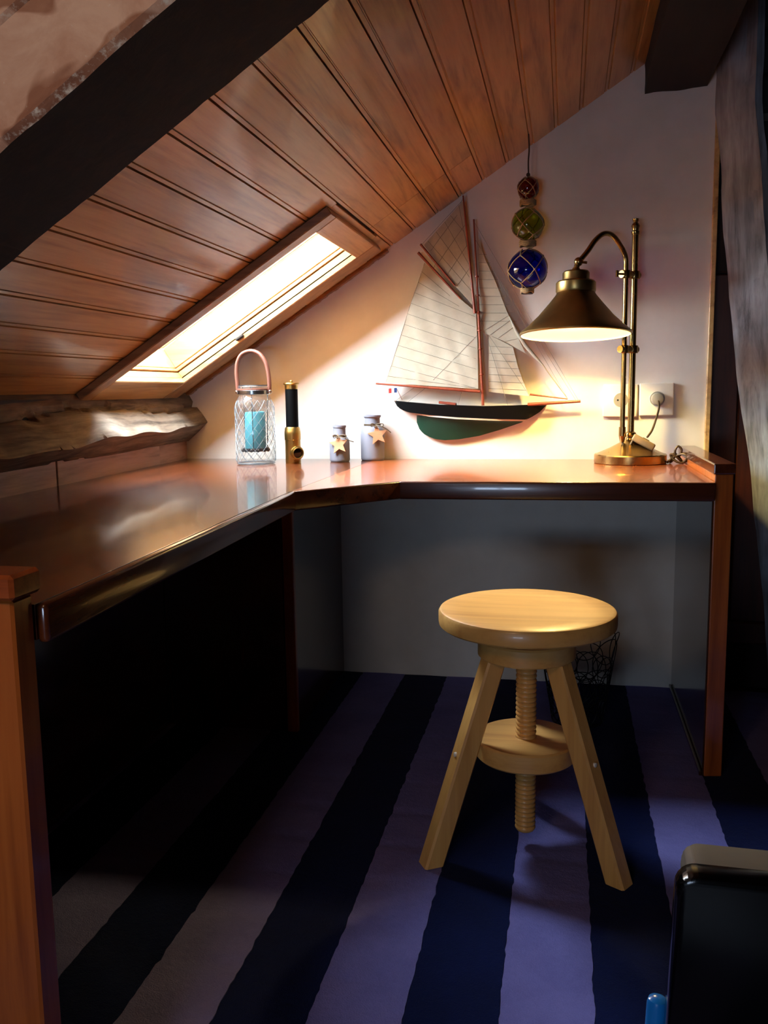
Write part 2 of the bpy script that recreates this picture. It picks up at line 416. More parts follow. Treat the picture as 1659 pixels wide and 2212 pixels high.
# ------------------------------------------------------------------ setting: floor, walls, roof
def setting():
    def st(o): o['kind'] = 'structure'; return o
    b = new(); box(b, -1.5, 2.2, -ZR, .6, -.12, -.012); st(obj('floor', b, plain('floor_boards', '4a3020', .6)))
    # gable wall
    zc = lambda x: 1.7445 + .6336 * x
    b = new(); prism(b, [(-1.5, -.02), (.412, -.02), (.412, zc(.412) + .12), (-1.5, zc(-1.5) + .12)], 0, .1, XZ)
    st(obj('wall_back', b, m_wall))
    b = new(); box(b, .4115, .426, -.012, .049, .0, 1.9, .002); st(obj('trim_1', b, m_pine))
    # plank partition to the right of the gable wall
    b = new(); box(b, .43, 2.2, .075, .14, -.02, 2.3); box(b, .2, 2.2, .102, .2, -.02, 2.4)
    wr = st(obj('wall_right', b, m_beam_dark))
    x = .428; k = 0
    while x < 1.2:
        w = (.085, .12, .1, .13)[k % 4]
        b = new(); box(b, x + .001, x + w - .001, .05, .075, .205, 1.27, .004); obj('plank', b, m_darkplank, wr)
        x += w; k += 1
    b = new(); box(b, .428, 1.2, .03, .075, .142, .212, .005); obj('bottom_rail', b, m_darkplank, wr)
    b = new(); box(b, .428, 1.2, .045, .075, 1.273, 1.5, .006); obj('lintel', b, m_beam_dark, wr)
    rnd = random.Random(3)
    z = 1.51
    while z < 2.2:
        x = .43; hh = rnd.uniform(.08, .13)
        while x < 1.1:
            w = rnd.uniform(.1, .2)
            b = new(); box(b, x + .007, x + w - .007, .02 + rnd.uniform(0, .025), .09, z + .007, z + hh - .007, .016, seg=2)
            for v in b.verts: v.co += noise.noise_vector(v.co * 14) * .009
            obj('stone', b, m_stone, wr, smooth=50); x += w
        if z > 1.6 and z < 1.75:
            b = new(); box(b, .43, 1.1, .035, .085, z - .012, z + .012, .004)
            for v in b.verts: v.co += noise.noise_vector(v.co * 30) * .006
            obj('mortar_joint', b, m_mortar, wr)
        z += hh
    # hidden sides that close the room
    b = new(); a0, a1, c0, c1 = WIN2
    box(b, -1.5, a0, -ZR - .1, -ZR, -.02, 2.4); box(b, a1, 2.2, -ZR - .1, -ZR, -.02, 2.4)
    box(b, a0, a1, -ZR - .1, -ZR, -.02, c0); box(b, a0, a1, -ZR - .1, -ZR, c1, 2.4); st(obj('wall_front', b, m_darkplank))
    w2 = st(thing('window_2', '', ''))
    for kk in ('label', 'category'): del w2[kk]
    b = new(); box(b, a0, a1, -ZR - .08, -ZR - .04, c0, c0 + .04, .003); box(b, a0, a1, -ZR - .08, -ZR - .04, c1 - .04, c1, .003)
    for x in (a0, (a0 + a1) / 2 - .02, a1 - .04): box(b, x, x + .04, -ZR - .08, -ZR - .04, c0 + .04, c1 - .04, .003)
    obj('window_frame', b, m_pinex, w2)
    b = new(); box(b, a0 + .03, a1 - .03, -ZR - .063, -ZR - .058, c0 + .03, c1 - .03); obj('pane', b, m_dimpane, w2)
    b = new(); box(b, 2.2, 2.3, -ZR, .2, -.02, 2.4); st(obj('wall_side', b, m_darkplank))
    # knee wall at the left, slightly skew to the roof
    KN = lambda y: -1.256 - .05 * y
    b = new(); prism(b, [(KN(0.0) - .02, 0.0), (KN(-ZR) - .02, -ZR), (-1.55, -ZR), (-1.55, 0.0)], -.02, .93)
    wl = st(obj('wall_left', b, m_beam_dark))
    ys = [0, -.235, -.86, -1.28, -1.95]
    for k in range(4):
        a, c = ys[k] - .0015, ys[k + 1] + .0015
        p = (0, .002, 0, .001)[k]
        b = new(); prism(b, [(KN(a) + p, a), (KN(c) + p, c), (KN(c) - .03, c), (KN(a) - .03, a)], .71, .80, bev=.002)
        obj('board', b, m_kneeplank, wl)
    # roof slope
    def cells(sk_list, s0, s1, y0, y1, h0, h1):
        b = new(); ss = sorted({s0, s1, *[q for k in sk_list for q in k[:2]]}); yy = sorted({y0, y1, *[q for k in sk_list for q in k[2:]]})
        for a, c in zip(ss, ss[1:]):
            for d, e in zip(yy, yy[1:]):
                ms, my = (a + c) / 2, (d + e) / 2
                if any(k[0] < ms < k[1] and k[2] < my < k[3] for k in sk_list): continue
                box(b, a, c, d, e, h0, h1, M=SM)
        return b
    pad = .02
    holes = [(k[0] - pad, k[1] + pad, k[2] - pad, k[3] + pad) for k in (SKY1,)]
    ceil = st(obj('ceiling', cells(holes, -.25, 1.80, -ZR, .1, .0, .08), m_beam_dark))
    W = .0845; P = .0708 + .0042
    prof = [(.0005, 0), (.0005, -.0065), (.0018, -.0108), (.0092, -.0108), (.0104, -.0078), (.0122, -.0078), (.0136, -.012), (W - .0018, -.012), (W - .0005, -.006), (W - .0005, 0)]
    LM = SM @ Matrix(((1, 0, 0, 0), (0, 0, 1, 0), (0, 1, 0, 0), (0, 0, 0, 1)))       # (s,h,w=Y)
    def board(s, y0, y1, mat=m_pine):
        b = new(); prism(b, [(s + u, v) for u, v in prof], y0, y1, LM); return obj('ceiling_board', b, mat, ceil)
    rr = random.Random(5)
    for k in range(-1, 21):
        s = P + (k - 1) * W
        segs = [(-ZR + .02, 0.0)]
        if s < SKY1[1] + .02 and s + W > SKY1[0] - .02: segs = [(-ZR + .02, SKY1[2] - .015), (SKY1[3] + .015, 0.0)]
        out = []
        for a, c in segs:
            if .80 < s < 1.15 and c == 0.0:
                j = -.318 + rr.uniform(-.006, .006); out += [(a, j - .001), (j + .001, 0)]
            else: out.append((a, c))
        for a, c in out: board(s, a, c)
    b = new(); box(b, .772, .8295, SKY1[2] - .014, SKY1[3] + .014, -.012, 0, .001, SM); obj('ceiling_board', b, m_pine, ceil)
    # thin batten along the gable wall under the roof
    # roof window over the desk
    w1 = st(thing('window_1', '', ''));
    for kk in ('label', 'category'): del w1[kk]
    def shaft(win, sk, cas):
        s0, s1, y0, y1 = sk
        h_top = .225
        lay = [(-.02, .004), (.007, .017), (.02, .088), (.092, .102), (.105, .16), (.164, h_top)]
        for a, c in lay:
            q = 0.0 if (c - a) > .02 else .003
            b = new(); box(b, s0, s1, y1 - q, y1 + .02, a, c, .0015, SM); obj('lining_board', b, m_shaft, win)
            b = new(); box(b, s0, s1, y0 - .02, y0 + q, a, c, .0015, SM); obj('lining_board', b, m_shaft, win)
            b = new(); box(b, s0 - .02, s0 + q, y0 - .02, y1 + .02, a, c, .0015, SM); obj('lining_board', b, m_shaft, win)
            b = new(); box(b, s1 - q, s1 + .02, y0 - .02, y1 + .02, a, c, .0015, SM); obj('lining_board', b, m_shaft, win)
        cx0, cx1, cy0, cy1 = cas
        for nm, a in (('casing', (cx0, cx1, cy0, y0)), ('casing', (cx0, cx1, y1, cy1)), ('casing', (cx0, s0, y0 + .0008, y1 - .0008)), ('casing', (s1, cx1, y0 + .0008, y1 - .0008))):
            b = new(); box(b, *a, -.034, -.0125, .0025, SM)
            obj(nm, b, m_pinex if nm == 'casing' and a[2] in (cy0, y1) else m_pine, win)
        # sash and glass
        b = new(); t = .03
        box(b, s0 - .02, s1 + .02, y0 - .02, y0 + t, h_top, h_top + .035, .003, SM); box(b, s0 - .02, s1 + .02, y1 - t, y1 + .02, h_top, h_top + .035, .003, SM)
        box(b, s0 - .02, s0 + t, y0 + t, y1 - t, h_top, h_top + .035, .003, SM); box(b, s1 - t, s1 + .02, y0 + t, y1 - t, h_top, h_top + .035, .003, SM)
        obj('sash', b, m_shaft, win)
        b = new(); box(b, s0 + t - .004, s1 - t + .004, y0 + t - .004, y1 - t + .004, h_top + .012, h_top + .017, 0, SM); obj('pane', b, m_pane, win)
    shaft(w1, SKY1, (.005, .814, -.704, -.118))
    b = new(); box(b, .62 * .5, .62 * .5 + .028, SKY1[3] - .012, SKY1[3], -.026, -.018, .002, SM); obj('catch', b, m_iron, w1)
    # moulding that runs up the gable wall beside the casing
    b = new()
    for k in range(60):
        s = -.02 + k * .014
        box(b, s, s + .0141, -.02, -.0005, -.02 - .003 * (1 + noise.noise(V((s * 40, 0, 0)))), -.0122, 0, SM)
    st(obj('trim_2', b, m_pinex))
    # the other roof slope, right of the ridge purlin
    b = new(); prism(b, [(.235, 2.25), (2.3, .95), (2.3, 1.05), (.235, 2.35)], -ZR, .1, XZ); box(b, .236, .276, -ZR, .1, 1.93, 2.3); st(obj('ceiling_slope', b, m_beam_dark))
setting()

# ------------------------------------------------------------------ timbers
def timber(bm, prof_fn, y0, y1, n, amp, fr, seed=0, extra=None):
    """profile rings (X,Z) given by prof_fn(y), subdivided, roughened with noise"""
    rings = []
    for i in range(n + 1):
        y = y0 + (y1 - y0) * i / n; P = prof_fn(y); ring = []
        for (a, c) in zip(P, P[1:] + P[:1]):
            a, c = V((a[0], y, a[1])), V((c[0], y, c[1])); m = max(1, int((c - a).length / .012))
            for j in range(m):
                p = a + (c - a) * j / m
                q = V((p.x * fr, p.y * fr * .22, p.z * fr)) + V((seed, seed, 0))
                p = p + noise.noise_vector(q) * amp + noise.noise_vector(q * 3.1) * amp * .35
                if extra: p = extra(p)
                ring.append((p.x, y, p.z))
        rings.append(ring)
    m = min(len(r) for r in rings)
    R = [[bm.verts.new(r[int(j * len(r) / m)]) for j in range(m)] for r in rings]
    for A, B in zip(R, R[1:]):
        for j in range(m): bm.faces.new((A[j], A[(j + 1) % m], B[(j + 1) % m], B[j]))
    bm.faces.new(R[0][::-1]); bm.faces.new(R[-1])
    return bm

def timbers():
    # grey wall plate at the foot of the slope
    def prof(y):
        k = -y * .05
        w = .004 * sin(y * 9 + 1) + .003 * sin(y * 23)
        return [(-1.262, .962), (-1.181 + k + w * .4, .838 + y * .019 + w), (-1.252 + k, .778 + y * .003), (-1.36, .778), (-1.36, .93)]
    def knot(p):
        d = ((p.y + .95) / .05) ** 2 + ((p.z - .885) / .02) ** 2
        if p.x > -1.27: p = p - V((.028, 0, -.01)) * math.exp(-d)
        d2 = ((p.y + .72) / .10) ** 2 + ((p.z - .85) / .03) ** 2
        if p.x > -1.27: p = p + V((.016, 0, .006)) * math.exp(-d2)
        d3 = ((p.y + .52) / .05) ** 2 + ((p.z - .86) / .05) ** 2
        if p.x > -1.27: p = p - V((.005, 0, .0)) * math.exp(-d3)
        # a long drying crack
        cz = .90 + .012 * sin(p.y * 7) + .01 * noise.noise(V((p.y * 12, 0, 3)))
        if p.x > -1.27 and abs(p.z - cz) < .006 and noise.noise(V((p.y * 6, 1, 1))) > -.2: p = p - V((.012, 0, .008))
        return p
    b = timber(new(), prof, -2.3, -.001, 260, .004, 16, 3, knot)
    tag(obj('wall_plate_beam', b, m_grey, smooth=50, loc=(-1.25, -.6, .85)), 'weathered grey split beam under the skylight, above the left desk wing', 'beam')
    # rafter truss crossing top left, close to the camera
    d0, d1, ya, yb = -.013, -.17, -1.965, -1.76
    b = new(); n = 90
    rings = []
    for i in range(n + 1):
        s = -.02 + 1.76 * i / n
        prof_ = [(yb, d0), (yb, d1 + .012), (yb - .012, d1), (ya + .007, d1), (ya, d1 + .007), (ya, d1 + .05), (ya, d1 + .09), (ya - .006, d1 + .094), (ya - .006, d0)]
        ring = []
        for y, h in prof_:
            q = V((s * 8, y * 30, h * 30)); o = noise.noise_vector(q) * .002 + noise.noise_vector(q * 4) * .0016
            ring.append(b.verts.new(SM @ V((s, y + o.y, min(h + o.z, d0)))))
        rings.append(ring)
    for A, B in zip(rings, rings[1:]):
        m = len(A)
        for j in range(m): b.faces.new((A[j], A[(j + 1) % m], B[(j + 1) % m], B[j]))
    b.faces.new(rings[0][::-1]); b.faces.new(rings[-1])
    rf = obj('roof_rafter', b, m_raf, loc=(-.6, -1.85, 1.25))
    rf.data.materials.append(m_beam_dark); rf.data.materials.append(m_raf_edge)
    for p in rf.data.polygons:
        if p.normal.y > -.45: p.material_index = 1  # underside and far side: low light put into a darker timber colour
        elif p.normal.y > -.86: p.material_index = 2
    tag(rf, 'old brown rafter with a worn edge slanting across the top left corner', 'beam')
    # ridge purlin that comes out of the gable wall at the top right
    b = new()
    P = lambda y: [(.212, 1.862), (.212 + .002 * sin(y * 6), 1.782), (.385, 1.788), (.39, 2.10), (.28, 2.10), (.28, 1.905)]
    timber(b, P, -ZR + .02, -.002, 90, .004, 14, 9)
    tag(obj('ridge_purlin', b, m_purlin, smooth=40, loc=(.3, -1, 1.9)), 'dark brown ridge beam running into the white gable wall at top right', 'beam')
    # leaning grey post at the right edge
    def pp(z):   # left edge x at height z
        return .4005 + max(0, 1.70 - z) * .128 - max(0, z - 1.70) * .0 + (.008 * sin(z * 4) if z < 1.5 else 0)
    b = new()
    rings = []
    n = 110
    for i in range(n + 1):
        z = -.0 + 2.05 * i / n
        x0 = pp(z); x1 = x0 + .108 + (1.65 - z) * .01; ring = []
        pr = [(x0, -.055), (x0 + .012, -.075), (x1 - .02, -.15), (x1, -.14), (x1 - .01, -.02), (x0 + .03, -.02)]
        for (a, c) in zip(pr, pr[1:] + pr[:1]):
            for j in range(4):
                p = V((a[0] + (c[0] - a[0]) * j / 4, a[1] + (c[1] - a[1]) * j / 4, z))
                q = V((p.x * 18, p.y * 18, z * 4)); p += noise.noise_vector(q) * .005 + noise.noise_vector(q * 3) * .0022
                cr = x0 + (x1 - x0) * .62 + .01 * sin(z * 5)
                if abs(p.x - cr) < .005 and p.y < -.06: p.y += .016
                p.z = z; ring.append(b.verts.new(p))
        rings.append(ring)
    for A, B in zip(rings, rings[1:]):
        m = len(A)
        for j in range(m): b.faces.new((A[j], A[(j + 1) % m], B[(j + 1) % m], B[j]))
    b.faces.new(rings[0][::-1]); b.faces.new(rings[-1])
    tag(obj('leaning_post', b, m_greypost, smooth=50, loc=(.5, -.08, 0)), 'cracked grey wooden post leaning at the right edge, past the desk end', 'post')
timbers()

# ------------------------------------------------------------------ rug
def rug():
    r = thing('striped_rug', 'lavender and navy striped carpet over the whole floor under the stool', 'rug', (0, -1.5, 0))
    P = .1424; X0 = -.94
    ny = 230; ys = [-3.0 * i / ny - .001 for i in range(ny + 1)]
    def edge(k): return [X0 + P * k + .0035 * noise.noise(V((k * 9.1, y * 38, 0))) + .002 * noise.noise(V((k * 5.3, y * 110, 4))) for y in ys]
    E = {k: edge(k) for k in range(-2, 19)}; E[-2] = [-1.0985] * len(ys)
    for k in range(-2, 18):
        light = (k % 2 == 0)
        b = new()
        bot = []
        # light stripes are stitched from pieces: a shallow seam every 14.5 cm
        top = []
        for i, y in enumerate(ys):
            seam = 0
            if light:
                ph = ((-y + .055 + (k % 4) * .0) / .1445) % 1.0
                if min(ph, 1 - ph) < .07: seam = -.0016
            sd = 0 if light else -.0006
            top.append((b.verts.new((E[k][i] + .0004, y, -.001 + seam + sd)), b.verts.new(((E[k][i] + E[k + 1][i]) / 2, y, seam * .8 + sd)), b.verts.new((E[k + 1][i] - .0004, y, -.001 + seam + sd)),
                        b.verts.new((E[k + 1][i] - .0004, y, -.0119)), b.verts.new((E[k][i] + .0004, y, -.0119))))
        for A, B in zip(top, top[1:]):
            for j in range(5): b.faces.new((A[j], B[j], B[(j + 1) % 5], A[(j + 1) % 5]))
        b.faces.new(top[0]); b.faces.new(top[-1][::-1])
        obj('stripe', b, m_rug_light if light else m_rug_dark, r, smooth=60)
rug()

# ------------------------------------------------------------------ desk
def desk():
    t = thing('corner_desk', 'varnished red-brown corner desk built in under the sloping ceiling', 'desk', (-.4, -.6, 0))
    zt, zb = .72, .681
    kn = lambda y: -1.256 - .05 * y
    left = [(kn(0) + .001, -.001), (-.598, -.001), (-.598, -.938), (-.549, -1.978), (kn(-1.978) + .001, -1.978)]
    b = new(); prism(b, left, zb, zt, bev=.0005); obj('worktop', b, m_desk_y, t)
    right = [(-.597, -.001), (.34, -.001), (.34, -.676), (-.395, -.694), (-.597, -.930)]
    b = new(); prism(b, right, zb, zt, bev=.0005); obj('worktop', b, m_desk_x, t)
    def nosing(p, q, mat, e=.012):
        p, q = V((*p, 0)), V((*q, 0)); d = (q - p).normalized(); nrm = V((-d.y, d.x, 0))
        M = Matrix(((d.x, nrm.x, 0, p.x), (d.y, nrm.y, 0, p.y), (0, 0, 1, 0), (0, 0, 0, 1)))
        b = new(); L = (q - p).length
        box(b, 0, L, -.001, e, zb - .004, zt + .0005, .005, M, 3); return obj('edge_strip', b, mat, t, smooth=40)
    nosing((-.597, -.93), (-.549, -1.976), m_desk_y, )
    nosing((-.396, -.693), (-.598, -.931), m_edge_x)
    nosing((.34, -.676), (-.395, -.694), m_edge_x)
    # right end panel with its cap
    b = new(); prism(b, [(.342, -.002), (.384, -.002), (.384, -.648), (.342, -.655)], 0.0, .736, bev=.0025); ep = obj('end_panel', b, m_desk_z, t)
    b = new(); prism(b, [(.338, -.002), (.388, -.002), (.388, -.654), (.338, -.664)], .737, .762, bev=.003); obj('cap', b, m_desk_y, ep)
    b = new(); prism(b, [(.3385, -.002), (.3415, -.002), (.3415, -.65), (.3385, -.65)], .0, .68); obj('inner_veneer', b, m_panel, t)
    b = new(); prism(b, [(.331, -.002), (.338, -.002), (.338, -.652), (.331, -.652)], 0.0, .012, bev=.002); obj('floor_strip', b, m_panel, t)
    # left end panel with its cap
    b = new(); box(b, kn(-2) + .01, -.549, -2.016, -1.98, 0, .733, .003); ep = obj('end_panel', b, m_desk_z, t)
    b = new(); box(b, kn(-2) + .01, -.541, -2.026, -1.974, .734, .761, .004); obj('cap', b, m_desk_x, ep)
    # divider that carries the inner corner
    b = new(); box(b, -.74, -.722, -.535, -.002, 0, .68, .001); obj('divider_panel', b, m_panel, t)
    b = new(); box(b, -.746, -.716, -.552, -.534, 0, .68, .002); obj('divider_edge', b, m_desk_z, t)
desk()
def kneehole():
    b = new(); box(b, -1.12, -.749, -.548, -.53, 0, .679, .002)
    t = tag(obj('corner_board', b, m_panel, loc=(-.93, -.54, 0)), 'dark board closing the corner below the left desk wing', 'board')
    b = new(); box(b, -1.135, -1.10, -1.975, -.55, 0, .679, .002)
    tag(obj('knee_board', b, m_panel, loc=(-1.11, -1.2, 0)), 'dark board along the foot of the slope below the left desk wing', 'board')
kneehole()

# ------------------------------------------------------------------ stool
def stool():
    cx_, cy_ = -.0695, -1.055
    t = thing('screw_stool', 'pale birch screw stool with round seat and three splayed legs on the rug', 'stool', (cx_, cy_, 0))
    M = T(cx_, cy_, 0)
    b = new(); R = .177
    lathe(b, [(0, .470), (R - .006, .470), (R - .001, .474), (R, .48), (R, .498), (R - .003, .503), (R - .008, .505), (R * .7, .5025), (0, .5015)], 72, M); obj('seat', b, m_birch, t, smooth=35)
    b = new(); lathe(b, [(0, .4455), (.074, .4455), (.074, .470), (0, .470)], 48, M); obj('spacer', b, m_birch, t, smooth=35)
    b = new(); lathe(b, [(0, .407), (.095, .407), (.098, .410), (.098, .441), (.095, .445), (0, .445)], 56, M); obj('collar', b, m_birch, t, smooth=35)
    # threaded spindle
    b = new(); prof = []; z = .034; p = .0098
    prof = [(0, z), (.0175, z), (.019, z + .002)]; z += .003
    while z < .44:
        prof += [(.0205, z + p * .15), (.0213, z + p * .4), (.0205, z + p * .65), (.0178, z + p * .95)]; z += p
    prof.append((0, z - .001))
    b = new(); lathe(b, prof, 28, M); obj('screw_spindle', b, m_birch_z, t, smooth=60)
    b = new(); R = .102
    lathe(b, [(.0215, .196), (R - .004, .196), (R, .200), (R, .232), (R - .003, .236), (.0215, .236)], 56, M, cap=False)
    lathe(b, [(.0215, .236), (.0215, .196)], 56, M, cap=False); obj('spreader_disc', b, m_birch, t, smooth=35)
    base = [210, -31, 86]
    feet = [V((-.250, -1.165, 0)), V((.113, -1.172, 0)), V((-.0775, -.860, 0))]
    for f in feet:
        d = V((f.x - cx_, f.y - cy_, 0)); L = d.length; u = d.normalized(); side = V((-u.y, u.x, 0))
        top = V((cx_, cy_, 0)) + u * .072; zt = .412
        ax = (V((f.x, f.y, 0)) - V((top.x, top.y, zt))).normalized()
        n2 = ax.cross(side).normalized()
        b = new()
        w = .0195
        def ring(c, hz):
            out = []
            for a, q in ((-w, -w * .8), (-w * .8, -w), (w * .8, -w), (w, -w * .8), (w, w * .8), (w * .8, w), (-w * .8, w), (-w, w * .8)):
                o = side * a + n2 * (-q); p = V((c.x, c.y, hz)) + o
                k = (hz - p.z) / ax.z; out.append(b.verts.new(p + ax * k))
            return out
        A = ring(top, zt); B = ring(f, 0.0006)
        for j in range(8): b.faces.new((A[j], A[(j + 1) % 8], B[(j + 1) % 8], B[j]))
        b.faces.new(A[::-1]); b.faces.new(B)
        lg = obj('leg', b, m_birch_z, t)
        c = V((top.x, top.y, zt)) + ax * ((zt - .215) / -ax.z)
        b = new(); q = c + n2 * (w * 1.0 if n2.dot(u) > 0 else -w * 1.0) * 1.0
        Rm = (u.to_track_quat('Z', 'Y')).to_matrix().to_4x4()
        lathe(b, [(0, -.002), (.0045, -.002), (.0045, .003), (0, .004)], 12, Matrix.Translation(q) @ Rm); obj('dowel_end', b, m_line, lg, label='small white dowel end', smooth=40)
stool()

# ------------------------------------------------------------------ wire basket
def basket():
    bx, by = .045, -.33
    t = thing('wire_basket', 'black looped wire basket on the carpet behind the stool', 'basket', (bx, by, 0))
    H = .262; r0, r1 = .07, .112
    def on(a, z):
        r = r0 + (r1 - r0) * z / H; return V((r * cos(a), r * sin(a), z))
    rad = .0014
    b = new(); tube(b, [on(2 * pi * i / 40, .003) for i in range(40)], .002, 6, True); tube(b, [on(2 * pi * i / 40, .003) * .5 + V((0, 0, .0015)) for i in range(40)], .0014, 6, True)
    bmesh.ops.translate(b, vec=(bx, by, 0), verts=b.verts); obj('base_ring', b, m_wire, t)
    rows = [(.052, .05, 9), (.125, .052, 9), (.205, .056, 9)]
    for ri, (zc, q, n) in enumerate(rows):
        first = None
        r = r0 + (r1 - r0) * zc / H
        for k in range(n):
            if first is None:
                b = new()
                for rep in range(2 if ri < 2 else 1):
                    qq = q * (1 - .16 * rep); pts = []
                    for i in range(28):
                        th = 2 * pi * i / 28; z = zc + qq * cos(th) + rep * .005; da = qq * .92 * sin(th) / r
                        pts.append(on(da + rep * .28 * (1 if ri % 2 else -1), z))
                    tube(b, pts, rad, 5, True)
                bmesh.ops.translate(b, vec=(bx, by, 0), verts=b.verts)
                first = obj('wire_loop', b, m_wire, t, smooth=True); o = first
            else:
                o = first.copy(); COL.objects.link(o)
            o.rotation_euler = (0, 0, 2 * pi * (k + .5 * ri) / n)
basket()

# ------------------------------------------------------------------ desk lamp
def lamp():
    px, py = .188, -.132
    t = thing('desk_lamp', 'antique brass desk lamp with cone shade, lit, at the right of the desk', 'lamp', (px, py, .72))
    D = V((-.163, -.165, 0)).normalized()
    M = T(px, py, .72)
    b = new(); lathe(b, [(0, 0), (.101, 0), (.103, .002), (.103, .024), (.101, .027), (.094, .0285), (.06, .044), (.03, .060), (.016, .068), (.013, .074), (0, .074)], 64, M); obj('base', b, m_brs, t, smooth=30)
    b = new(); lathe(b, [(.008, .074), (.016, .076), (.0175, .082), (.015, .088), (.0095, .092), (.0092, .645), (.011, .648), (.0115, .655), (.009, .658), (.0098, .664), (.0125, .670), (.0098, .676), (.006, .680), (.0085, .684), (.009, .690), (0, .693)], 24, M)
    obj('pole', b, m_brs, t, smooth=30)
    # carrying arm beside the pole, arching over to the shade
    A0 = V((px, py, 0)) + D * .036
    sc = V((.024, -.30, 0)); reach = (sc - V((px, py, 0))).length
    hz = lambda a, z: V((px, py, z)) + D * a
    pts = [hz(.036, .80), hz(.036, 1.0), hz(.036, 1.2), hz(.036, 1.27)]
    ar = []
    for a, z in ((.036, 1.27), (.040, 1.305), (.056, 1.338), (.086, 1.358), (.118, 1.358), (.150, 1.338), (.178, 1.308), (.205, 1.283)): ar.append(hz(a + .012 * (a > .05), z))
    pts = pts[:-1] + spline(ar, 6)
    b = new(); tube(b, pts, .0072, 14); obj('arm', b, m_brs, t, smooth=40)
    b = new(); tube(b, [hz(.036, .826), hz(.036, .80)], .010, 14); tube(b, [hz(.036, .80), hz(.036, .782)], [.010, .006], 14); obj('arm_ferrule', b, m_brs, t, smooth=40)
    for z in (1.255, 1.047):
        b = new()
        tube(b, [hz(-.017, z), hz(.054, z)], .0105, 16)
        lathe(b, [(.0145, -.011), (.0155, -.009), (.0155, .009), (.0145, .011)], 20, T(*hz(0, z)))
        lathe(b, [(.012, -.011), (.013, -.009), (.013, .009), (.012, .011)], 20, T(*hz(.036, z)))
        cl = obj('clamp', b, m_brs, t, smooth=40)
        if z > 1.2:
            b = new(); tube(b, [hz(.054, z), hz(.072, z)], .003, 8); tube(b, [hz(.072, z - .009), hz(.072, z + .009)], .004, 8); obj('thumb_screw', b, m_brs, cl, smooth=40)
    # joint, shade, bulb: tilted a little towards the camera
    hx, hy = sc.x, sc.y
    tilt = Matrix.Rotation(radians(-4.0), 4, V((1, 0, 0)))
    MS = T(hx, hy, 1.0865) @ tilt
    b = new(); e = pts[-1]; top = MS @ V((0, 0, .172))
    tube(b, [e, V(e) * .5 + top * .5 + V((0, 0, .012)), top], .0078, 12); ball(b, V(e) * .55 + top * .45 + V((0, 0, .006)), .0125, 14, 8)
    q = V(e) * .55 + top * .45 + V((0, 0, .006)); tube(b, [q, q + V((.022, -.006, -.004))], .0035, 8); obj('joint', b, m_brs, t, smooth=40)
    R = .1485
    outer = [(R + .0015, -.003), (R + .0025, .0), (R, .004), (R * .86, .021), (R * .68, .047), (R * .5, .078), (.054, .103), (.051, .109)]
    up = [(.0515, .109), (.0535, .113), (.0535, .135), (.050, .139), (.037, .141), (.036, .146), (.036, .162), (.033, .166), (.012, .170), (.009, .176)]
    inner = [(r - .0025, z - .0012) for r, z in outer]
    b = new(); lathe(b, [inner[0]] + outer + up + [(0, .178)], 72, MS, cap=False); sh = obj('shade', b, m_shade, t, smooth=30)
    b = new(); lathe(b, [(r - .0012, z - .0008) for r, z in inner] + [(.046, .13), (0, .132)], 72, MS, cap=False); obj('shade_lining', b, m_white_in, sh, label='white inside of the shade', smooth=40)
    b = new(); lathe(b, [(0, .131), (.018, .130), (.018, .112), (.0, .111)], 20, MS); obj('bulb_socket', b, m_hole, t, smooth=40)
    b = new(); lathe(b, [(.0, .069), (.009, .0705), (.015, .077), (.0175, .085), (.0155, .094), (.012, .103), (.011, .1115), (0, .1118)], 16, MS, cap=False); obj('bulb', b, emit('lamp_glow', (1.0, .73, .26), BULB), t, label='glowing warm bulb', smooth=True)
    # flex from the arm to the switch and on to the socket
    b = new(); cord = spline([hz(.036, .786), hz(.036, .765) + V((.006, 0, 0)), V((.172, -.16, .795 - .035)), V((.188, -.168, .797 - .03)), V((.205, -.172, .787))], 8)
    cord = spline([hz(.036, .786), V((.168, -.162, .772)), V((.182, -.168, .790 - .02)), V((.197, -.165, .7985))], 8)
    tube(b, cord, .0032, 8)
    tube(b, spline([V((.232, -.165, .797)), V((.248, -.13, .815)), V((.264, -.07, .845)), V((.2745, -.035, .875)), V((.2735, -.03, .893)), V((.272, -.021, .9015))], 8), .0032, 8); obj('flex', b, m_cord, t, smooth=True)
    Msw = T(.222, -.165, .782) @ Matrix.Rotation(radians(29), 4, 'Y') @ Matrix.Rotation(radians(-4), 4, 'Z')
    b = new(); box(b, -.034, .034, -.0135, .0135, -.0105, .0105, .0045, Msw, 3); sw = obj('switch', b, m_switchm, t, label='tan in-line switch lying on the base', smooth=40)
    b = new(); box(b, -.008, .012, -.006, .006, .0100, .0125, .002, Msw, 2); obj('rocker', b, m_cord, sw, smooth=40)
    b = new(); lathe(b, [(0, -.001), (.0195, -.001), (.0195, .012), (.016, .018), (.009, .020), (0, .0205)], 24, T(.272, -.0085, .9035) @ Matrix.Rotation(pi / 2, 4, 'X')); obj('plug', b, m_grey_pl, t, label='round grey plug in the right socket', smooth=40)
lamp()

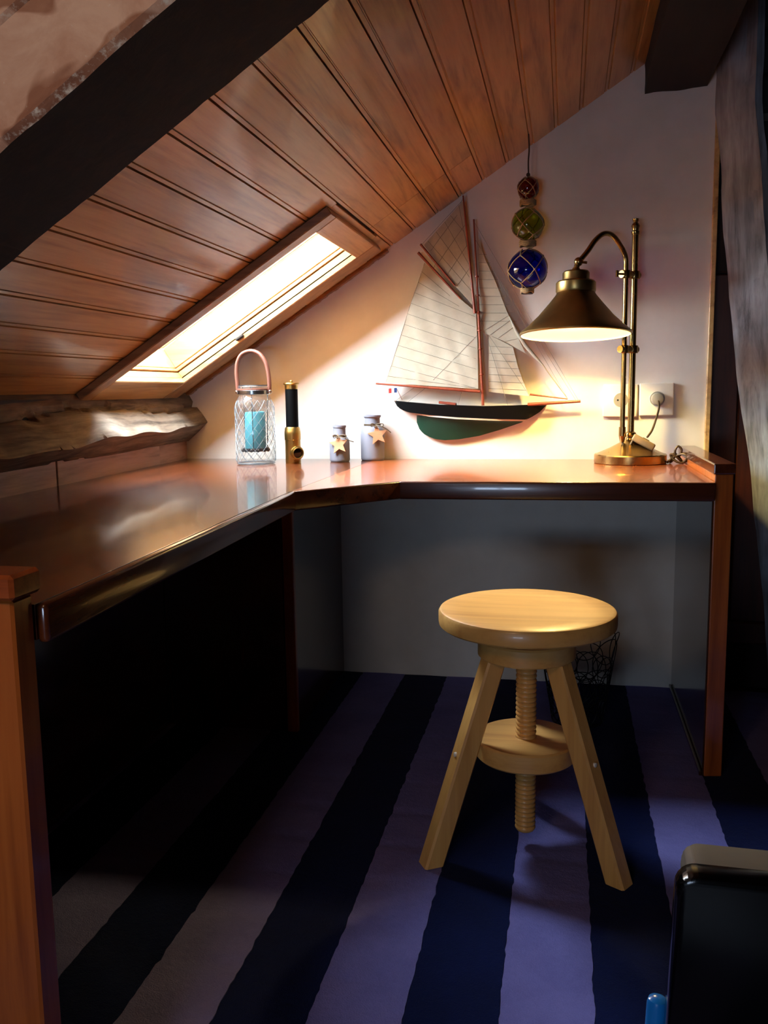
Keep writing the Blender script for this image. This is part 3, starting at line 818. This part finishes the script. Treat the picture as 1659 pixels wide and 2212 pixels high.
# spare flex tied in a knot
def knot():
    c = V((.318, -.165, .72))
    b = new(); P = []
    for i in range(150):
        a = 2 * pi * i / 150
        P.append(c + V((.021 * sin(3 * a) + .008 * sin(2 * a), .013 * cos(2 * a) + .006 * sin(5 * a), .0165 + .0125 * sin(4 * a + .6))))
    tube(b, P, .0031, 7, True)
    tube(b, spline([c + V((-.006, 0, .02)), c + V((-.009, -.003, .038)), c + V((-.001, -.003, .051)), c + V((.009, -.002, .040)), c + V((.004, 0, .022))], 8), .0033, 7)
    tube(b, spline([c + V((-.012, .0, .012)), c + V((-.018, .012, .0045)), c + V((-.019, .03, .0045))], 6), .0031, 7)
    tag(obj('knotted_flex', b, m_cord, smooth=True, loc=tuple(c)), 'small brown bundle of knotted flex beside the lamp base', 'cable')
knot()

# ------------------------------------------------------------------ wall sockets
def sockets():
    def one(x0, x1, z0, z1, label, hx, hz_, tilt):
        c = V(((x0 + x1) / 2, 0, (z0 + z1) / 2))
        t = thing('wall_socket', label, 'socket', tuple(c))
        Rm = T(*c) @ Matrix.Rotation(radians(tilt), 4, 'Y') @ T(*(-c))
        b = new(); box(b, x0, x1, -.0115, -.0003, z0, z1, .0035, Rm, 3); p = obj('plate', b, m_plastic, t, smooth=40)
        MM = T(hx, -.0115, hz_) @ Matrix.Rotation(pi / 2, 4, 'X')
        b = new(); lathe(b, [(.0235, .0), (.0225, .0012), (.0212, .0002), (.0212, -.004)], 36, MM, cap=False); obj('rim', b, m_plastic, t, smooth=40)
        b = new(); lathe(b, [(0, .0004), (.0212, .0004), (.0212, .0012), (0, .0012)], 36, MM); obj('well', b, m_grey_pl, t, smooth=40)
        for dx in (-.0095, .0095):
            b = new(); lathe(b, [(0, .001), (.003, .001), (.003, .0018), (0, .0018)], 12, T(hx + dx, -.0115, hz_) @ Matrix.Rotation(pi / 2, 4, 'X')); obj('pin_hole', b, m_hole, t)
        b = new(); lathe(b, [(0, .001), (.0026, .001), (.0024, .008), (0, .009)], 12, T(hx, -.0115, hz_ + .011) @ Matrix.Rotation(pi / 2, 4, 'X')); obj('earth_pin', b, m_steel, t)
    one(.113, .215, .850, .949, 'empty cream wall socket behind the lamp pole', .166, .901, .8)
    one(.2195, .320, .853, .951, 'cream wall socket right of the lamp with a grey plug in it', .272, .9035, -.5)
sockets()

# ------------------------------------------------------------------ glass floats
def floats():
    X, Y = -.1135, -.124
    t = thing('glass_fishing_floats', 'string of three netted glass floats, red, green and blue, hanging from the ceiling', 'ornament', (X, Y, 1.4))
    b = new(); tube(b, spline([(X + .0, Y, 1.6605), (X + .002, Y, 1.62), (X, Y, 1.585), (X + .001, Y, 1.548)], 6), .0023, 7); ball(b, V((X, Y, 1.549)), .006, 10, 7); obj('hanging_cord', b, m_dkrope, t, smooth=True)
    spec = [(1.512, .0305, (.4, .035, .02), 'red glass ball', .5, (.16, .01, .005)), (1.411, .0455, (.48, .60, .12), 'green glass ball', 1.3, (.05, .09, .01)), (1.284, .0565, (.012, .035, .55), 'blue glass ball', .4, (.0, .005, .2))]
    for z, R, tint, lab, ph, hz_ in spec:
        c = V((X, Y, z))
        b = new(); ball(b, c, R, 40, 24); g = obj('glass_ball', b, thin_glass(lab.replace(' ', '_'), tint, .02, .05, hz_, 1.5), t, label=lab, smooth=True)
        b = new(); n = 4
        lv = [1.30, .62, -.12, -.80, -1.38]
        def node(i, j): a = ph + 2 * pi * (j + .5 * (i % 2)) / n; la = lv[i]; return V((cos(la) * cos(a), cos(la) * sin(a), sin(la)))
        for i in range(4):
            for j in range(n):
                for dj in ((0, -1) if i % 2 == 0 else (0, 1)):
                    p, q = node(i, j), node(i + 1, j + dj); pts = []
                    for s in range(9):
                        v = (p.lerp(q, s / 8)).normalized(); k = R * (1.05 - .03 * sin(pi * s / 8)); pts.append(c + v * k)
                    tube(b, pts, .0016 if R > .04 else .0013, 5)
                if i: ball(b, c + node(i, j) * R * 1.05, .0033, 8, 5)
        obj('net', b, m_rope, t, smooth=True)
    for z, r in ((1.471, .021), (1.357, .022), (1.224, .017)):
        b = new()
        for k in range(3): tube(b, [(X + r * cos(2 * pi * i / 24), Y + r * sin(2 * pi * i / 24), z + (k - 1) * .0048 + .002 * sin(i)) for i in range(24)], .0036, 7, True)
        obj('rope_binding', b, m_rope, t, smooth=True)
    b = new(); lathe(b, [(.0, 1.213), (.017, 1.214), (.019, 1.219), (0, 1.221)], 18, T(X, Y, 0)); obj('net_end', b, m_iron, t, smooth=40)
floats()

# ------------------------------------------------------------------ model yacht on the wall
def yacht():
    Y0 = -.045
    k = .000429
    # picture-plane design sheet (u right, v down) in sheet units, 1 unit = .429 mm; origin at the mast foot
    def W(u, v, y=Y0): return V((-.2485 + (u - 885) * k + (v - 1510) * (-.0000035), y, .8905 - (v - 1510) * k - (u - 885) * .0000062))
    t = thing('model_yacht', 'model sailing yacht with cream sails, black and green hull, hung on the wall', 'model boat', tuple(W(885, 1510)))
    def loft(name, top, bot, depth, mat, lab=None):
        """half-hull: stations between an upper and a lower line, bulging from the wall by depth"""
        b = new(); rows = []; n = len(top); m = 8
        for i in range(n):
            f = i / (n - 1); bulge = depth * (max(0.0, 4 * f * (1 - f)) ** .5)
            r = []
            for j in range(m + 1):
                s = j / m; u = top[i][0] + (bot[i][0] - top[i][0]) * s; v = top[i][1] + (bot[i][1] - top[i][1]) * s
                prof = lab(s) if callable(lab) else 1
                r.append(b.verts.new(W(u, v, -.004 - max(.002, bulge * prof))))
            rows.append(r)
        back = [[b.verts.new((q.co.x, -.002, q.co.z)) for q in (r[0], r[-1])] for r in rows]
        for i in range(n - 1):
            for j in range(m): b.faces.new((rows[i][j], rows[i][j + 1], rows[i + 1][j + 1], rows[i + 1][j]))
            b.faces.new((rows[i][0], rows[i + 1][0], back[i + 1][0], back[i][0])); b.faces.new((rows[i][-1], rows[i + 1][-1], back[i + 1][1], back[i][1]))
            b.faces.new((back[i][0], back[i + 1][0], back[i + 1][1], back[i][1]))
        b.faces.new([q for q in rows[0]] + [back[0][1], back[0][0]]); b.faces.new([q for q in rows[-1]] + [back[-1][1], back[-1][0]])
        return obj(name, b, mat, t, smooth=40)
    def interp(P, u):
        for a, c in zip(P, P[1:]):
            if a[0] <= u <= c[0]: return a[1] + (c[1] - a[1]) * (u - a[0]) / (c[0] - a[0])
        return P[0][1] if u < P[0][0] else P[-1][1]
    sheer = [(214, 1480), (330, 1490), (560, 1508), (880, 1517), (1100, 1511), (1335, 1500)]
    wl = [(214, 1486), (228, 1510), (255, 1535), (300, 1556), (345, 1567), (480, 1582), (700, 1598), (950, 1608), (1195, 1612), (1240, 1588), (1290, 1555), (1335, 1505)]
    us = [214 + (1335 - 214) * i / 44 for i in range(45)]
    loft('hull', [(u, interp(sheer, u)) for u in us], [(u, interp(wl, u)) for u in us], .056, m_hull, lambda s: 1 - .12 * s)
    w2 = [(345, 1568), (480, 1583), (700, 1599), (950, 1609), (1195, 1613)]
    w3 = [(345, 1572), (480, 1594), (700, 1611), (950, 1620), (1165, 1625), (1195, 1617)]
    us = [345 + 850 * i / 30 for i in range(31)]
    loft('waterline_stripe', [(u, interp(w2, u)) for u in us], [(u, interp(w3, u)) for u in us], .052, m_line, lambda s: 1 - .04 * s)
    kt = [(383, 1592), (480, 1595), (700, 1612), (950, 1621), (1163, 1628)]
    kb = [(383, 1640), (392, 1672), (410, 1700), (440, 1727), (480, 1748), (530, 1763), (600, 1770), (700, 1762), (850, 1735), (1000, 1690), (1100, 1655), (1163, 1632)]
    us = [383 + 780 * i / 40 for i in range(41)]
    loft('keel', [(u, interp(kt, u)) for u in us], [(u, interp(kb, u)) for u in us], .044, m_green, lambda s: 1 - .72 * s ** .7)
    def deck():
        b = new(); us = [220 + 1110 * i / 30 for i in range(31)]; A = []
        for u in us:
            f = (u - 214) / 1121; d = .056 * sqrt(max(0, 4 * f * (1 - f))); z = interp(sheer, u)
            A.append((b.verts.new(W(u, z + 1, -.004)), b.verts.new(W(u, z + 1, -.004 - d * .93)), b.verts.new(W(u, z + 4, -.004 - d * .93)), b.verts.new(W(u, z + 4, -.004))))
        for p, q in zip(A, A[1:]):
            for j in range(4): b.faces.new((p[j], p[(j + 1) % 4], q[(j + 1) % 4], q[j]))
        b.faces.new(A[0]); b.faces.new(A[-1])
        obj('deck', b, m_star, t)
    deck()
    def spar(name, a, c, r0, r1, y=Y0, mat=m_spar, n=6):
        b = new(); a, c = W(*a, y), W(*c, y)
        tube(b, [a.lerp(c, i / n) for i in range(n + 1)], [r0 + (r1 - r0) * i / n for i in range(n + 1)], 10); return obj(name, b, mat, t, smooth=40)
    ms = spar('mast', (883, 1512), (806, 212), .0046, .0026, -.046)
    for v in (850, 1110, 735, 605, 980, 1290):
        u = 883 - (1512 - v) * 77 / 1300
        b = new(); lathe(b, [(.0036, -.003), (.0062, -.002), (.0062, .002), (.0036, .003)], 14, T(*W(u, v, -.046)), cap=False)
        obj('hoop', b, m_spar, ms, smooth=40)
    spar('topmast', (820, 862), (731, 52), .0046, .0024, -.052, m_spar)
    spar('boom', (862, 1412), (95, 1355), .0046, .0028, -.05)
    spar('gaff', (716, 756), (412, 430), .0022, .0044, -.053)
    spar('topsail_yard', (676, 666), (430, 374), .0030, .0038, -.056)
    spar('bowsprit', (1200, 1504), (1570, 1480), .0055, .0042, -.036)
    spar('jib_boom', (1215, 1432), (1480, 1464), .0030, .0018, -.040)
    b = new(); h = W(625, 1497, -.04); box(b, -.027, .027, -.016, .016, -.004, .004, .0015, T(*h) @ Matrix.Rotation(radians(7), 4, 'Y')); obj('hatch', b, m_spar, t)
    def sail(name, poly, y, seams, puff=.008):
        """polygon sail: grid-filled, gently wrinkled, two-sided cloth with a little thickness"""
        b = new(); vs_ = [b.verts.new(W(u, v, y)) for u, v in poly]; f = b.faces.new(vs_)
        for _ in range(5):
            long = [e for e in b.edges if e.calc_length() > .016]
            if not long: break
            bmesh.ops.subdivide_edges(b, edges=long, cuts=1, use_grid_fill=True)
            bmesh.ops.triangulate(b, faces=[f for f in b.faces if len(f.verts) > 4])
        bmesh.ops.triangulate(b, faces=b.faces[:])
        for v in b.verts:
            q = V((v.co.x * 26 + v.co.z * 9, 0, v.co.z * 7))
            v.co.y += noise.noise(q) * puff * .6 + noise.noise(V((v.co.x * 8, 2, v.co.z * 8))) * puff
        ex = bmesh.ops.extrude_face_region(b, geom=b.faces[:])
        bmesh.ops.translate(b, vec=(0, .0006, 0), verts=[e for e in ex['geom'] if isinstance(e, bmesh.types.BMVert)])
        s = obj(name, b, m_sailc, t, smooth=50)
        b = new()
        for a, c in seams:
            pts = []
            for i in range(9):
                p = W(a[0] + (c[0] - a[0]) * i / 8, a[1] + (c[1] - a[1]) * i / 8, y)
                q = V((p.x * 26 + p.z * 9, 0, p.z * 7)); p.y += noise.noise(q) * puff * .6 + noise.noise(V((p.x * 8, 2, p.z * 8))) * puff - .0007
                pts.append(p)
            tube(b, pts, .0004, 4)
        obj('seams', b, m_thread, s, kind='stuff'); return s
    main = [(456, 498), (716, 760), (826, 850), (838, 1050), (848, 1394), (500, 1372), (166, 1348), (300, 950)]
    def xl(v): return 456 + (166 - 456) * (v - 498) / 850
    ms_ = []
    for v in range(560, 1340, 74):
        ms_.append(((xl(v), v), (min(845, 826 + (v - 850) * .03 if v > 700 else 640 + (v - 560) * .9), min(1390, v + 175))))
    ms_ += [((520, 1330), (842, 1010)), ((456, 500), (166, 1345))]
    sail('mainsail', main, -.047, ms_)
    top = [(732, 80), (772, 420), (792, 700), (800, 800), (678, 668), (452, 378), (600, 222)]
    ts = [((700, 112), (760, 400)), ((640, 180), (742, 300)), ((600, 222), (775, 520)), ((540, 290), (780, 610)), ((480, 350), (790, 700)), ((690, 180), (500, 420)), ((745, 250), (560, 500)), ((768, 380), (620, 590)), ((785, 540), (690, 670))]
    sail('topsail', top, -.050, ts)
    jib = [(838, 330), (880, 470), (960, 640), (1040, 840), (1110, 1000), (1180, 1144), (1120, 1110), (1035, 1060), (872, 992), (852, 850), (842, 600)]
    js = [((842, v), (842 + (v - 330) * .47, v + 4)) for v in range(450, 960, 58)] + [((880, 985), (1050, 880)), ((930, 1010), (1075, 905)), ((985, 1035), (1090, 960)), ((1035, 1058), (1125, 1040))]
    sail('jib', jib, -.040, js)
    stay = [(918, 1012), (1000, 1050), (1090, 1098), (1128, 1240), (1168, 1345), (1212, 1446), (1060, 1430), (918, 1414)]
    ss = [((920, v), (1090 + (v - 1098) * .35, v + 12)) for v in range(1090, 1420, 50)]
    sail('staysail', stay, -.036, ss)
    b = new(); P = [W(1062, 885, -.044), W(1110, 985, -.046), W(1180, 1090, -.046), W(1250, 1170, -.045), W(1300, 1222, -.044), W(1480, 1462, -.04)]
    tube(b, P, [.0012, .0048, .0062, .0050, .0022, .0006], 8); obj('furled_jib', b, m_sailc, t, smooth=True)
    b = new()
    for a, c in (((815, 240), (1560, 1482)), ((806, 330), (1480, 1462)), ((731, 55), (166, 1345)), ((1000, 640), (1545, 1484)), ((862, 900), (700, 1512)), ((866, 900), (1060, 1512)), ((240, 1480), (400, 1368)), ((330, 1490), (480, 1372)), ((456, 500), (166, 1348)), ((430, 376), (731, 70)), ((918, 1012), (1215, 1446))):
        tube(b, [W(*a, -.043), W(*c, -.040)], .00045, 4)
    obj('rigging', b, m_thread, t, kind='stuff')
    b = new(); tube(b, [W(243, 1395, -.028), W(282, 1474, -.028)], .0009, 6); st = obj('flag_staff', b, m_spar, t)
    for i, (a, c) in enumerate(((222, 244), (202, 222), (180, 202))):
        b = new(); A = [W(a, 1385 + (244 - a) * .1, -.028), W(c, 1385 + (244 - c) * .1, -.030), W(c, 1420 + (244 - c) * .1, -.030), W(a, 1420 + (244 - a) * .1, -.028)]
        f = [b.verts.new(p) for p in A]; g = [b.verts.new(p + V((0, .0008, 0))) for p in A]
        b.faces.new(f); b.faces.new(g[::-1])
        for q in range(4): b.faces.new((f[q], f[(q + 1) % 4], g[(q + 1) % 4], g[q]))
        obj('flag_band', b, m_flag[i], t, label=('blue', 'white', 'red')[i] + ' band of the small flag')
yacht()

# ------------------------------------------------------------------ things on the desk
def lantern():
    x, y, z = -.935, -.21, .72
    t = thing('jar_lantern', 'clear glass jar lantern with leather handle and teal candle on the desk', 'lantern', (x, y, z))
    M = T(x, y, z); R = .0605
    prof = [(0, .004), (R - .008, .002), (R - .001, .008), (R, .02), (R, .172), (R - .002, .188), (R - .010, .202), (.047, .209), (.0455, .216), (.0455, .226), (.0485, .230), (.0485, .238), (.0455, .240)]
    b = new(); lathe(b, prof, 48, M, cap=False); jar = obj('jar', b, m_glass, t, smooth=True)
    b = new(); n = 15
    for k in range(n):
        for sg in (1, -1):
            pts = []
            for i in range(37):
                h = .010 + .186 * i / 36; a = 2 * pi * k / n + sg * 2.3 * (i / 36)
                rr = R + .0002 - (.009 * max(0, (h - .172) / .026) ** 1.6 if h > .172 else 0)
                pts.append(M @ V((rr * cos(a), rr * sin(a), h)))
            tube(b, pts, .00075, 4)
    obj('diamond_ridges', b, m_ridge, jar)
    b = new(); tube(b, [M @ V(((R - .004) * cos(a), (R - .004) * sin(a), .0045)) for a in [2 * pi * i / 40 for i in range(40)]], .003, 6, True); obj('foot_rim', b, m_ridge, jar, smooth=True)
    b = new(); lathe(b, [(.0492, .2135), (.0505, .2145), (.0505, .2255), (.0492, .2265)], 40, M, cap=False); obj('neck_band', b, m_steel, t, label='bright metal band round the neck', smooth=40)
    b = new(); lathe(b, [(.047, .226), (.0495, .227), (.0495, .231), (.047, .232)], 40, M, cap=False); obj('lid_ring', b, m_leather, t, smooth=40)
    for sx in (-1, 1):
        b = new(); ball(b, M @ V((sx * .0525, -.004, .222)), .0065, 12, 8); obj('handle_rivet', b, m_steel, t, smooth=True)
    b = new(); P = [(-.0505, .222), (-.052, .25), (-.053, .283), (-.048, .314), (-.032, .337), (-.004, .345), (.022, .336), (.040, .312), (.048, .283), (.051, .25), (.0505, .222)]
    pts = spline([M @ V((u, -.002, v)) for u, v in P], 6)
    tube(b, pts, .0062, 10)
    for v in b.verts: v.co.y = (v.co.y - (y - .002)) * 1.35 + y - .002
    obj('handle', b, m_leather, t, label='brown leather loop handle', smooth=True)
    b = new(); 
    for k in range(3):
        a = radians(-80 + 120 * k); u = V((cos(a), sin(a), 0))
        tube(b, [M @ (u * .0445 + V((0, 0, .236))), M @ (u * .0415 + V((0, 0, .15))), M @ (u * .0385 + V((0, 0, .047)))], .0014, 6)
    tube(b, [M @ V((.0445 * cos(2 * pi * i / 32), .0445 * sin(2 * pi * i / 32), .2405)) for i in range(32)], .0015, 6, True)
    obj('wire_hanger', b, m_iron, t, smooth=True)
    b = new(); pr = []
    for i in range(40): pass
    lathe(b, [(0, .040), (.036, .040), (.0395, .044), (.041, .050), (.0385, .050), (.036, .046), (0, .046)], 40, M)
    for k in range(12): a = 2 * pi * k / 12; ball(b, M @ V((.0395 * cos(a), .0395 * sin(a), .0435)), .0055, 8, 6)
    obj('candle_tray', b, m_iron, t, smooth=40)
    b = new(); lathe(b, [(0, .0462), (.031, .0462), (.0315, .05), (.031, .155), (.0285, .1605), (.022, .1570), (0, .152)], 32, M)
    for v in b.verts: v.co += noise.noise_vector(v.co * 45) * .0018
    c = obj('candle', b, m_teal, t, label='teal pillar candle', smooth=50)
    b = new(); tube(b, [M @ V((0, 0, .150)), M @ V((.001, 0, .166))], .001, 6); obj('wick', b, m_iron, c)
lantern()

def telescope():
    x, y, z = -.826, -.176, .72
    t = thing('brass_telescope', 'black and brass periscope spyglass standing upright on the desk', 'spyglass', (x, y, z))
    M = T(x, y, z)
    b = new(); lathe(b, [(0, 0), (.0235, 0), (.0240, .002), (.0240, .072), (.0250, .073), (.0255, .090), (.0250, .099), (.0245, .100), (.0235, .108), (.0215, .112), (0, .112)], 40, M); obj('brass_body', b, m_brs2, t, smooth=30)
    b = new(); lathe(b, [(0, .1121), (.0192, .1121), (.0192, .228), (0, .228)], 36, M); obj('black_tube', b, m_black, t, label='black lacquered tube', smooth=30)
    b = new(); lathe(b, [(.0192, .2281), (.0202, .229), (.0202, .240), (.0235, .2425), (.0245, .2445), (.0235, .247), (.012, .248), (.005, .2485), (.005, .2525), (.003, .255), (0, .2553)], 36, M); obj('top_cap', b, m_brs2, t, smooth=30)
    for a in (0.9, 2.6):
        b = new(); ball(b, M @ V((.0245 * cos(a), .0245 * sin(a), .0445)), .002, 8, 6); obj('rivet', b, m_brs2, t, smooth=True)
    d = V((.62, -.78, 0)).normalized()
    Q = T(x, y, z + .0335) @ d.to_track_quat('Z', 'Y').to_matrix().to_4x4()
    b = new(); lathe(b, [(.0175, .014), (.0185, .020), (.0185, .032), (.0205, .033), (.0215, .036), (.0205, .039), (.0185, .0395), (.0185, .044), (.016, .0455), (.0148, .043), (.0148, .038)], 32, Q, cap=False); ey = obj('eyepiece', b, m_brs2, t, smooth=30)
    b = new(); lathe(b, [(0, .0405), (.010, .0402), (.0150, .0385), (0, .038)], 28, Q); obj('lens', b, m_lens, ey, label='dark glass lens', smooth=40)
telescope()

def star_pts(R, r, n=5): return [((R if i % 2 == 0 else r) * sin(pi * i / n), (R if i % 2 == 0 else r) * cos(pi * i / n)) for i in range(2 * n)]
def bottle(x, y, prof, label, neck_z, neck_r, star_at, star_R, rot, face):
    t = thing('star_bottle', label, 'bottle', (x, y, .72), 'little grey bottles tied with a wooden star')
    M = T(x, y, .72)
    b = new(); lathe(b, prof, 40, M, cap=False); obj('body', b, m_ceram, t, smooth=40)
    # cord round the neck with a bow
    b = new()
    for k in range(2): tube(b, [M @ V((neck_r * cos(2 * pi * i / 28), neck_r * sin(2 * pi * i / 28), neck_z + (k - .5) * .0032)) for i in range(28)], .0015, 6, True)
    kx = star_at[0]; ky = star_at[1]
    kp = V((kx * .75, ky - .003, neck_z))
    for sg, s in ((-1, .6), (1, 1.2)):
        tube(b, [M @ p for p in spline([kp, kp + V((sg * .012 * s, -.005, .005)), kp + V((sg * .022 * s, -.006, .003)), kp + V((sg * .020 * s, -.005, -.004)), kp + V((sg * .009 * s, -.004, -.003)), kp], 6)], .0014, 6)
    tube(b, [M @ p for p in spline([kp, kp + V((.02, -.005, -.004)), kp + V((.036, -.003, -.012)), kp + V((.05, 0, -.017 if face else -.024))], 6)], .0015, 6)
    tube(b, [M @ p for p in spline([kp, kp + V((-.002, -.006, -.006)), V((star_at[0], star_at[1] - .001, star_at[2] + star_R * .62))], 5)], .0011, 6)
    obj('cord_bow', b, m_cord, t, label='brown cord tied in a bow', smooth=True)
    Q = M @ T(*star_at) @ Matrix.Rotation(radians(rot), 4, 'Z') @ Matrix.Rotation(radians(-6), 4, 'X') @ Matrix.Rotation(radians(-8), 4, 'Y') @ XZ
    b = new(); prism(b, star_pts(star_R, star_R * .46), -.0022, .0022, Q, .0006); obj('star_tag', b, m_star, t, label='flat light wooden star')
bottle(-.692, -.115, [(0, .001), (.028, 0), (.0305, .003), (.0315, .008), (.0315, .058), (.0300, .068), (.0255, .0755), (.0205, .079), (.0195, .082), (.0195, .106), (.0212, .108), (.0212, .114), (.0178, .115), (.0170, .110), (.0170, .085), (0, .08)],
       'shorter grey ceramic bottle with a wooden star, left of its taller twin', .081, .021, (.006, -.0345, .057), .0325, -3, True)
bottle(-.600, -.052, [(0, .001), (.034, 0), (.0370, .003), (.0378, .010), (.0378, .082), (.0360, .096), (.0305, .106), (.0255, .110), (.0245, .113), (.0245, .134), (.0280, .138), (.0280, .143), (.0235, .144), (.0220, .139), (.0220, .114), (0, .108)],
       'taller grey ceramic bottle with a wooden star, nearest the model yacht', .113, .0262, (.024, -.035, .082), .0335, 14, False)

# ------------------------------------------------------------------ front right corner
def front():
    # glossy black slab, leaning a touch
    M = T(.113, -1.84, .0005) @ Matrix.Rotation(radians(-2), 4, 'Z')
    def rr_(x0, x1, z0, z1, r, n=6):
        P = []
        for cx_, cz_, a in ((x1 - r, z1 - r, 0), (x0 + r, z1 - r, 90), (x0 + r, z0 + r, 180), (x1 - r, z0 + r, 270)):
            for i in range(n + 1): P.append((cx_ + r * cos(radians(a + 90 * i / n)), cz_ + r * sin(radians(a + 90 * i / n))))
        return P
    b = new(); prism(b, [(u + .036 * v, v) for u, v in rr_(0, .52, .001, .412, .022)], -.018, .018, M @ XZ, .006)
    tag(obj('black_panel', b, m_gloss_black, smooth=40, loc=(.134, -1.84, 0)), 'glossy black upright panel with rounded corner at the lower right', 'panel')
    b = new(); prism(b, rr_(.022, .6, .002, .366, .018, 2), 0, .10, T(.127, -1.785, 0) @ Matrix.Rotation(radians(-2), 4, 'Z') @ XZ, .008)
    tag(obj('taupe_block', b, m_taupe, smooth=40, loc=(.4, -1.75, 0)), 'dull taupe block showing just behind the glossy black panel', 'block')
    b = new()
    lathe(b, [(0, .001), (.0118, .001), (.0122, .006), (.0122, .213), (.0105, .2185), (.006, .221), (0, .2215)], 20, T(.109, -1.795, 0) @ Matrix.Rotation(radians(2.2), 4, 'Y'))
    tag(obj('blue_rod', b, m_blue, smooth=40, loc=(.109, -1.795, 0)), 'shiny blue plastic rod left of the black panel at the bottom edge', 'rod')
front()
